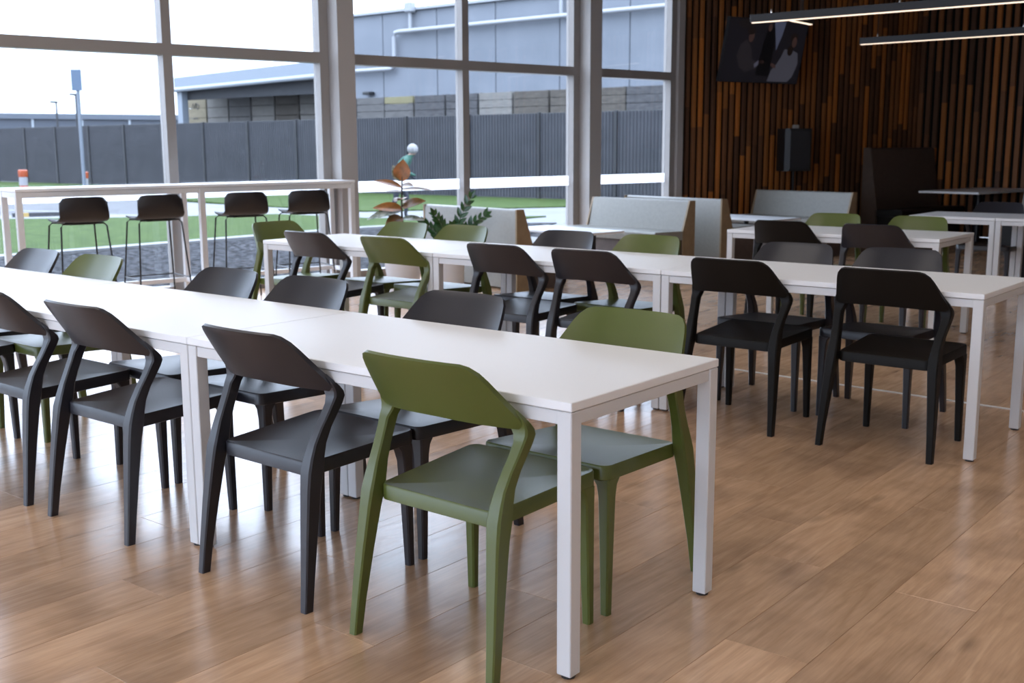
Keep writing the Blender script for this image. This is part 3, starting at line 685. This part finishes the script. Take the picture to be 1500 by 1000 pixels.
def coffee(s, label, z=.50):
    t = thing('booth_table', label, 'table', W(s, 6.82), ANG-math.pi/2, 'low white tables between the booth benches')
    obj('tabletop', MB().cbox((-.60, -.30, z-.025), (.60, .30, z), .003), M_white, t)
    obj('pedestal', MB().tube([(0, 0, .01), (0, 0, z-.025)], .03, 12), M_black, t, 40); obj('base_plate', MB().cbox((-.25, -.2, 0), (.25, .2, .012), .003), M_black, t)
    obj('pedestal', MB().tube([(.45, 0, .01), (.45, 0, z-.025)], .02, 12), M_black, t, 40)
coffee(6.27, 'low white table between the first two booth benches, mostly hidden')
coffee(9.34, 'low white table between the two right-hand booth benches, mostly hidden')
# tall brown booth in the far corner
def tall(tb, facing, label, vin, end):
    b = thing('high_back_booth', label, 'bench', W(12.5, tb), ANG if facing < 0 else ANG, 'high backed booth seats at the far wall')
    q = -facing   # local: x along s (0 at the near end), y axis = t direction; seat towards facing
    f = facing; Lb = 1.72
    prof = [(0, 0), (0, 1.30), (.02*f, 1.33), (.10*f, 1.33), (.12*f, 1.31), (.24*f, .46), (.24*f, 0)]
    obj('backrest', MB().loft([[(x, y, z) for y, z in prof] for x in (.02, Lb)]), vin, b, 35)
    ep = [(-.004*f, 0), (-.004*f, 1.335), (.112*f, 1.335), (.255*f, .46), (.255*f, 0)]
    obj('end_panel', MB().loft([[(x, y, z) for y, z in ep] for x in (0, .02)]), end, b)
    pr_ = [(.23*f, .36), (.23*f, .455), (.64*f, .465), (.67*f, .44), (.66*f, .37)]
    obj('seat_cushion', MB().loft([[(x, y, z) for y, z in pr_] for x in (.0, Lb)]), M_darkseat, b, 35)
    obj('base', MB().box((.03, min(.25*f, .6*f), 0), (Lb, max(.25*f, .6*f), .36)), M_darkseat, b)
tall(7.24, -1, 'tall dark brown high backed booth seat in the corner of the slatted walls', M_brownvinyl, noisy('taupe_side', (.10, .07, .055), (.12, .085, .065), 15, .5))
tall(4.66, 1, 'pale high backed booth seat just showing at the right photo edge', M_vinyl, M_vinyl)
ct = thing('booth_table', 'narrow table fixed between the high backed booths, warm lit', 'table', W(13.44, 5.96), ANG)
obj('tabletop', MB().cbox((-.85, -.44, .712), (.85, .44, .74), .004), M_white, ct)
obj('pedestal', MB().tube([(0, 0, .01), (0, 0, .712)], .04, 12), M_black, ct, 40); obj('base_plate', MB().cbox((-.3, -.25, 0), (.3, .25, .012), .003), M_black, ct)

# ================================================================== plants
IR = Vector((.778, .629, 0)); IT = Vector((.62, -.766, 0)).normalized(); UP = Vector((0, 0, 1))     # seen from the room: right, towards the viewer, up
def leaf_mesh(name, L, wd, m_, droop=.18, fold=.18, n=9):
    vs, fs = [], []
    for i in range(n+1):
        u = i/n; hw = wd/2*max(.02, math.sin(math.pi*min(1, .06+.94*u**.85)))**.8 if i < n else .002
        y = L*u; z = -droop*L*u*u
        for x in (-1, -.5, 0, .5, 1): vs.append((x*hw, y, z+fold*hw*abs(x)))
    k = 5
    for i in range(n):
        for j in range(4): fs.append((i*k+j, i*k+j+1, (i+1)*k+j+1, (i+1)*k+j))
    nv = len(vs); vs += [(x, y, z-.0015) for x, y, z in vs]; fs += [tuple(q+nv for q in f[::-1]) for f in fs]
    for i in range(n):
        for j in (0, 4): fs.append((i*k+j, (i+1)*k+j, (i+1)*k+j+nv, i*k+j+nv))
    return MB().add(vs, fs).mesh(name, m_, 60)
def put_leaf(me, parent, base, direction, normal, scale=1):
    y = Vector(direction).normalized(); z = Vector(normal); z = (z-y*z.dot(y)).normalized(); x = y.cross(z)
    o = link('leaf', me, parent); mm = Matrix((x, y, z)).transposed().to_4x4() @ Matrix.Scale(scale, 4); mm.translation = Vector(base); o.matrix_local = mm
    return o
M_pot = mat('white_glazed_pot', (.72, .72, .74), .35); M_soil = noisy('potting_soil', (.02, .014, .01), (.04, .028, .02), 60, .95, .2, .5)
M_copper = noisy('copper_leaf', (.46, .15, .03), (.15, .075, .015), 16, .35, .5, .05, 3)
M_bleaf = noisy('brown_green_leaf', (.09, .065, .016), (.26, .10, .028), 16, .35, .5, .05, 3)
M_vleaf = noisy('pale_variegated_leaf', (.07, .10, .055), (.42, .44, .38), 10, .4, .5, .05, 3, .42, .55)
M_stem = mat('brown_stem', (.05, .04, .02), .6)
rp_ = thing('rubber_plant', 'rubber plant with copper and cream leaves in a white pot by the window', 'plant', W(4.13, 6.75))
obj('pot', MB().lathe([(.13, 0), (.14, .02), (.175, .30), (.18, .33), (.165, .33), (.16, .29), (.01, .28)], 28), M_pot, rp_, 40)
obj('soil', MB().lathe([(.158, .27), (.158, .30), (.01, .305)], 24), M_soil, rp_, 40)
stem = obj('stem', MB().tube([(0, 0, .28), (.006, .004, .55), (-.004, 0, .8), (.004, .003, 1.02), (.008, .004, 1.10)], [.011, .010, .009, .008, .005]), M_stem, rp_, 40)
LFS = [  # z on stem, right, up, towards viewer, length, width, material, normal (right, up, towards)
 (1.06, .10, 1.0, .15, .175, .125, M_copper, (-.1, .1, 1)), (1.06, -.45, .9, -.1, .15, .085, M_vleaf, (.2, .2, 1)),
 (1.00, -1.0, .42, .1, .23, .085, M_copper, (.3, 1, .5)), (1.02, .75, .10, .5, .12, .07, M_bleaf, (0, 1, .5)), (.98, 1.0, .12, -.1, .27, .055, M_bleaf, (0, 1, .35)),
 (.96, -1.0, .15, -.3, .16, .045, M_bleaf, (0, 1, .3)), (.90, .15, .15, 1.0, .13, .075, M_copper, (0, 1, .2)), (.90, -.3, .0, .9, .14, .07, M_bleaf, (0, 1, .2)),
 (.80, -1.0, .18, .15, .24, .105, M_copper, (.2, 1, .75)), (.79, -1.0, -.10, .4, .30, .10, M_vleaf, (0, 1, .6)), (.82, .85, .35, .4, .22, .10, M_bleaf, (-.4, 1, .8)),
 (.86, .9, .1, -.6, .2, .07, M_copper, (0, 1, .3)), (.72, -.7, -.15, .7, .17, .10, M_bleaf, (-.2, .7, 1)), (.71, 1.0, .10, .3, .19, .07, M_vleaf, (0, 1, .6)),
 (.66, .5, .1, -.9, .2, .1, M_bleaf, (0, 1, 0)), (.62, -.9, .0, -.4, .2, .1, M_copper, (0, 1, .2)), (.60, .8, -.1, .5, .2, .1, M_bleaf, (0, 1, .3)), (.55, -.6, -.1, .8, .2, .1, M_bleaf, (0, 1, .3))]
rzp = Matrix.Identity(3)
for i, (z, a_, b_, c_, L, wd, mm_, nn) in enumerate(LFS):
    d_ = IR*a_+UP*b_+IT*c_; n_ = IR*nn[0]+UP*nn[1]+IT*nn[2]
    put_leaf(leaf_mesh('leaf', L*1.12, wd*1.3, mm_), stem, (0, 0, z), d_, n_)
M_zz = noisy('dark_glossy_leaf', (.010, .050, .012), (.022, .105, .020), 9, .22, .6, 0, 2, per_object=True)
zz = thing('zz_plant', 'dark glossy leafed pot plant in a white pot behind the pale bench back', 'plant', W(4.60, 6.62))
obj('pot', MB().lathe([(.11, 0), (.12, .02), (.135, .38), (.14, .40), (.128, .40), (.12, .36), (.01, .35)], 28), M_pot, zz, 40)
obj('soil', MB().lathe([(.12, .34), (.12, .37), (.01, .375)], 24), M_soil, zz, 40)
zl = leaf_mesh('leaf', .115, .052, M_zz, .1, .15, 6)
for (a_, b_, c_, L) in ((.30, 1, .12, .56), (-.30, 1, .25, .40), (.75, .9, -.15, .46), (-.7, .9, .1, .36), (.1, 1, .5, .30)):
    d0 = (IR*a_*.5+UP*b_*1.2+IT*c_*.5).normalized(); d1 = (IR*a_*1.5+UP*b_*.75+IT*c_*1.4).normalized()
    pts = [Vector((0, 0, .37))+IR*a_*.05]
    for k in range(8): pts.append(pts[-1]+(d0*(1-k/7)+d1*(k/7)).normalized()*L/8)
    st_ = obj('stem', MB().tube(pts, [.008-.0007*k for k in range(9)], 6), mat('green_stem', (.03, .08, .02), .5), zz, 40)
    for k in range(2, 9):
        dr = (pts[k]-pts[k-1]).normalized(); sd = dr.cross(IT).normalized()
        for q in (-1, 1): put_leaf(zl, st_, pts[k], dr*.9+sd*q*.62+IT*random.uniform(-.3, .3), IT+sd*q*.2+UP*.4, 1.1-.05*k+random.uniform(-.1, .1))
    put_leaf(zl, st_, pts[-1], d1, IT+UP*.3, .8)

# ================================================================== television, loudspeaker
wa = (W(*A_END)-W(9.47, T_WIN)).normalized(); wn = Vector((wa.y, -wa.x, 0))       # slatted wall direction and normal into the room
tv = thing('television', 'large black wall mounted television tilted forward on the slatted wall', 'television')
TVW, TVH = 1.46, .83
tvc = W(10.63, 7.70)
tv.location = tvc+Vector((0, 0, 2.20)); tv.rotation_euler = (0, 0, math.atan2(wa.y, wa.x))
tilt = math.radians(13)
def tvp(x, y, z): return (x, -math.cos(tilt)*y-math.sin(tilt)*z, math.cos(tilt)*z-math.sin(tilt)*y)   # y = out of the screen
def tvquad(mb, pts, y0, y1, mi=0): return mb.loft([[tvp(x, y0, z) for x, z in pts], [tvp(x, y1, z) for x, z in pts]], mi=mi)
R_ = [(-TVW/2, 0), (TVW/2, 0), (TVW/2, TVH), (-TVW/2, TVH)]
obj('casing', tvquad(MB(), R_, -.05, 0), M_black, tv)
scr = obj('screen', tvquad(MB(), [(x*.985, .012+z*.975) for x, z in R_], 0, .003), emis('screen_dark', (.006, .0055, .008), .4), tv)
def ell(cx, cz, rx, rz, n=16, a0=0, rot=0):
    return [(cx+rx*math.cos(k*2*math.pi/n)*math.cos(rot)-rz*math.sin(k*2*math.pi/n)*math.sin(rot), cz+rx*math.cos(k*2*math.pi/n)*math.sin(rot)+rz*math.sin(k*2*math.pi/n)*math.cos(rot)) for k in range(n)]
PC = {'suit': (.040, .034, .042), 'skin': (.10, .055, .05), 'white': (.17, .17, .24), 'black': (.004, .004, .006), 'win': (.15, .17, .27), 'dress': (.13, .13, .17), 'hair': (.02, .012, .01), 'hat': (.02, .016, .017)}
PM = {k: emis('picture_'+k, tuple(q*.42 for q in c), .3) for k, c in PC.items()}
def pic(k, pts, lvl):
    obj('picture_area', tvquad(MB(), pts, .003+lvl*.0004, .0034+lvl*.0004), PM[k], scr)
# screen picture in screen units: x -0.72..0.72, z 0..0.83
pic('win', [(.08, .82), (.30, .82), (.26, .62), (.20, .44), (.16, .58)], 1)
pic('hat', ell(-.42, .76, .14, .06), 1)
pic('suit', [(-.46, .50), (-.36, .56), (-.26, .46), (-.20, .30), (-.02, .28), (-.02, .22), (-.30, .14), (-.42, .20), (-.50, .34)], 1)
pic('skin', ell(-.29, .60, .05, .075, 14), 2); pic('hair', ell(-.31, .67, .07, .045, 14), 3)
pic('white', [(-.16, .25), (-.09, .30), (-.07, .25), (-.14, .20)], 2); pic('skin', ell(-.03, .28, .05, .025, 12), 2)
pic('black', [(-.02, .72), (.10, .74), (.16, .5), (.14, .10), (-.10, .10), (-.06, .5)], 2); pic('skin', ell(.02, .73, .035, .05, 12), 3)
pic('dress', [(.36, .46), (.50, .46), (.62, .42), (.66, .28), (.60, .10), (.52, .03), (.14, .03), (.18, .18), (.26, .26), (.32, .36)], 1)
pic('skin', ell(.52, .56, .045, .07, 14), 3); pic('hair', ell(.50, .62, .07, .06, 14), 2); pic('hair', ell(.47, .45, .055, .07, 14), 2)
pic('skin', ell(.20, .24, .06, .025, 12, 0, -.4), 3)
obj('wall_bracket', MB().box((-.2, .03, .2), (.2, .30, .5)), M_black, tv)
sp_ = thing('loudspeaker', 'black loudspeaker on a pole in front of the slatted wall below the television', 'speaker', W(11.23, 7.52), math.atan2(wa.y, wa.x)-.35)
obj('cabinet', MB().loft([chrect(0, 0, z, .20, .17, .05) for z in (1.02, 1.60)]), M_black, sp_)
obj('grille', MB().cbox((-.15, -.185, 1.05), (.15, -.165, 1.57), .004), mat('speaker_grille', (.02, .02, .024), .6), sp_)
obj('pole', MB().tube([(0, 0, .02), (0, 0, 1.05)], .018), M_black, sp_, 40)
obj('base_plate', MB().lathe([(.21, 0), (.21, .015), (.19, .025), (.02, .03)], 24), M_black, sp_, 40)
obj('top_tag', MB().cbox((-.035, -.06, 1.60), (.035, .02, 1.65), .008), mat('pale_tag', (.4, .36, .33), .5), sp_)

# ================================================================== pendant lights
def pendant(P, Q, label, group='slim black linear pendant lights'):
    P, Q = Vector(P), Vector(Q); d = Q-P; Ln = d.length
    p = thing('linear_pendant', label, 'pendant light', P, math.atan2(d.y, d.x), group)
    obj('housing', MB().cbox((0, -.03, .008), (Ln, .03, .085), .002), M_blackmetal, p)
    obj('diffuser', MB().box((.01, -.015, 0), (Ln-.01, .015, .0085)), M_led, p)
    n = max(1, int(Ln/1.4))
    for k in range(n+1):
        x = .22+(Ln-.44)*k/max(n, 1)
        obj('suspension_wire', MB().tube([(x, 0, .085), (x, 0, H_CEIL-P.z)], .0022, 5), M_wirec, p)
        obj('wire_clamp', MB().lathe([(.009, .084), (.009, .115), (.004, .13)], 8, (x, 0, 0)), M_chrome, p, 40)
M_blackmetal = mat('black_pendant_metal', (.02, .02, .024), .4); M_led = emis('warm_led', (1.0, .80, .62), PENDANT_POWER)
M_wirec = mat('thin_steel_wire', (.06, .05, .05), .5); M_chrome = mat('polished_clamp', (.8, .75, .7), .2, .5, 1)
ZP = 2.6
pendant((-3.93, 8.53, ZP), (.4, 8.60, ZP), 'upper black linear pendant light crossing in front of the television')
pendant((-3.53, 8.60, ZP), (-3.53, 9.09, ZP), 'short stub pendant turning off behind the long upper pendant')
pendant((-4.06, 11.71, ZP), (-.2, 11.60, ZP), 'lower, further black linear pendant light in front of the slatted wall')
# glowing fill panels added at the ceiling, unseen, to brighten the front tables
M_fill = emis('fill_panel_emission', (1.0, .93, .87), FILL_POWER)
def add_fill_panel(s_, t_, label):
    c = thing('fill_panel', label, 'fill light', W(s_, t_, H_CEIL-.03), ANG, 'added fill panels above the tables')
    fr_ = MB()
    for a, b in (((-.32, -.62), (.32, -.6)), ((-.32, .6), (.32, .62)), ((-.32, -.6), (-.3, .6)), ((.3, -.6), (.32, .6))): fr_.box((a[0], a[1], 0), (b[0], b[1], .03))
    obj('frame', fr_, M_wmetal, c); obj('diffuser', MB().box((-.3, -.6, .008), (.3, .6, .03)), M_fill, c)
for i_, s_ in enumerate((-5.2, -2.9, -.6, 1.7, 4.0)):
    for j_, t_ in enumerate((-2.6, .2, 3.0, 5.8)):
        add_fill_panel(s_, t_, 'added fill light panel above the frame, %s row from the window, %s counted along it' % (['fourth', 'third', 'second', 'first'][j_], ['first', 'second', 'third', 'fourth', 'fifth'][i_]))
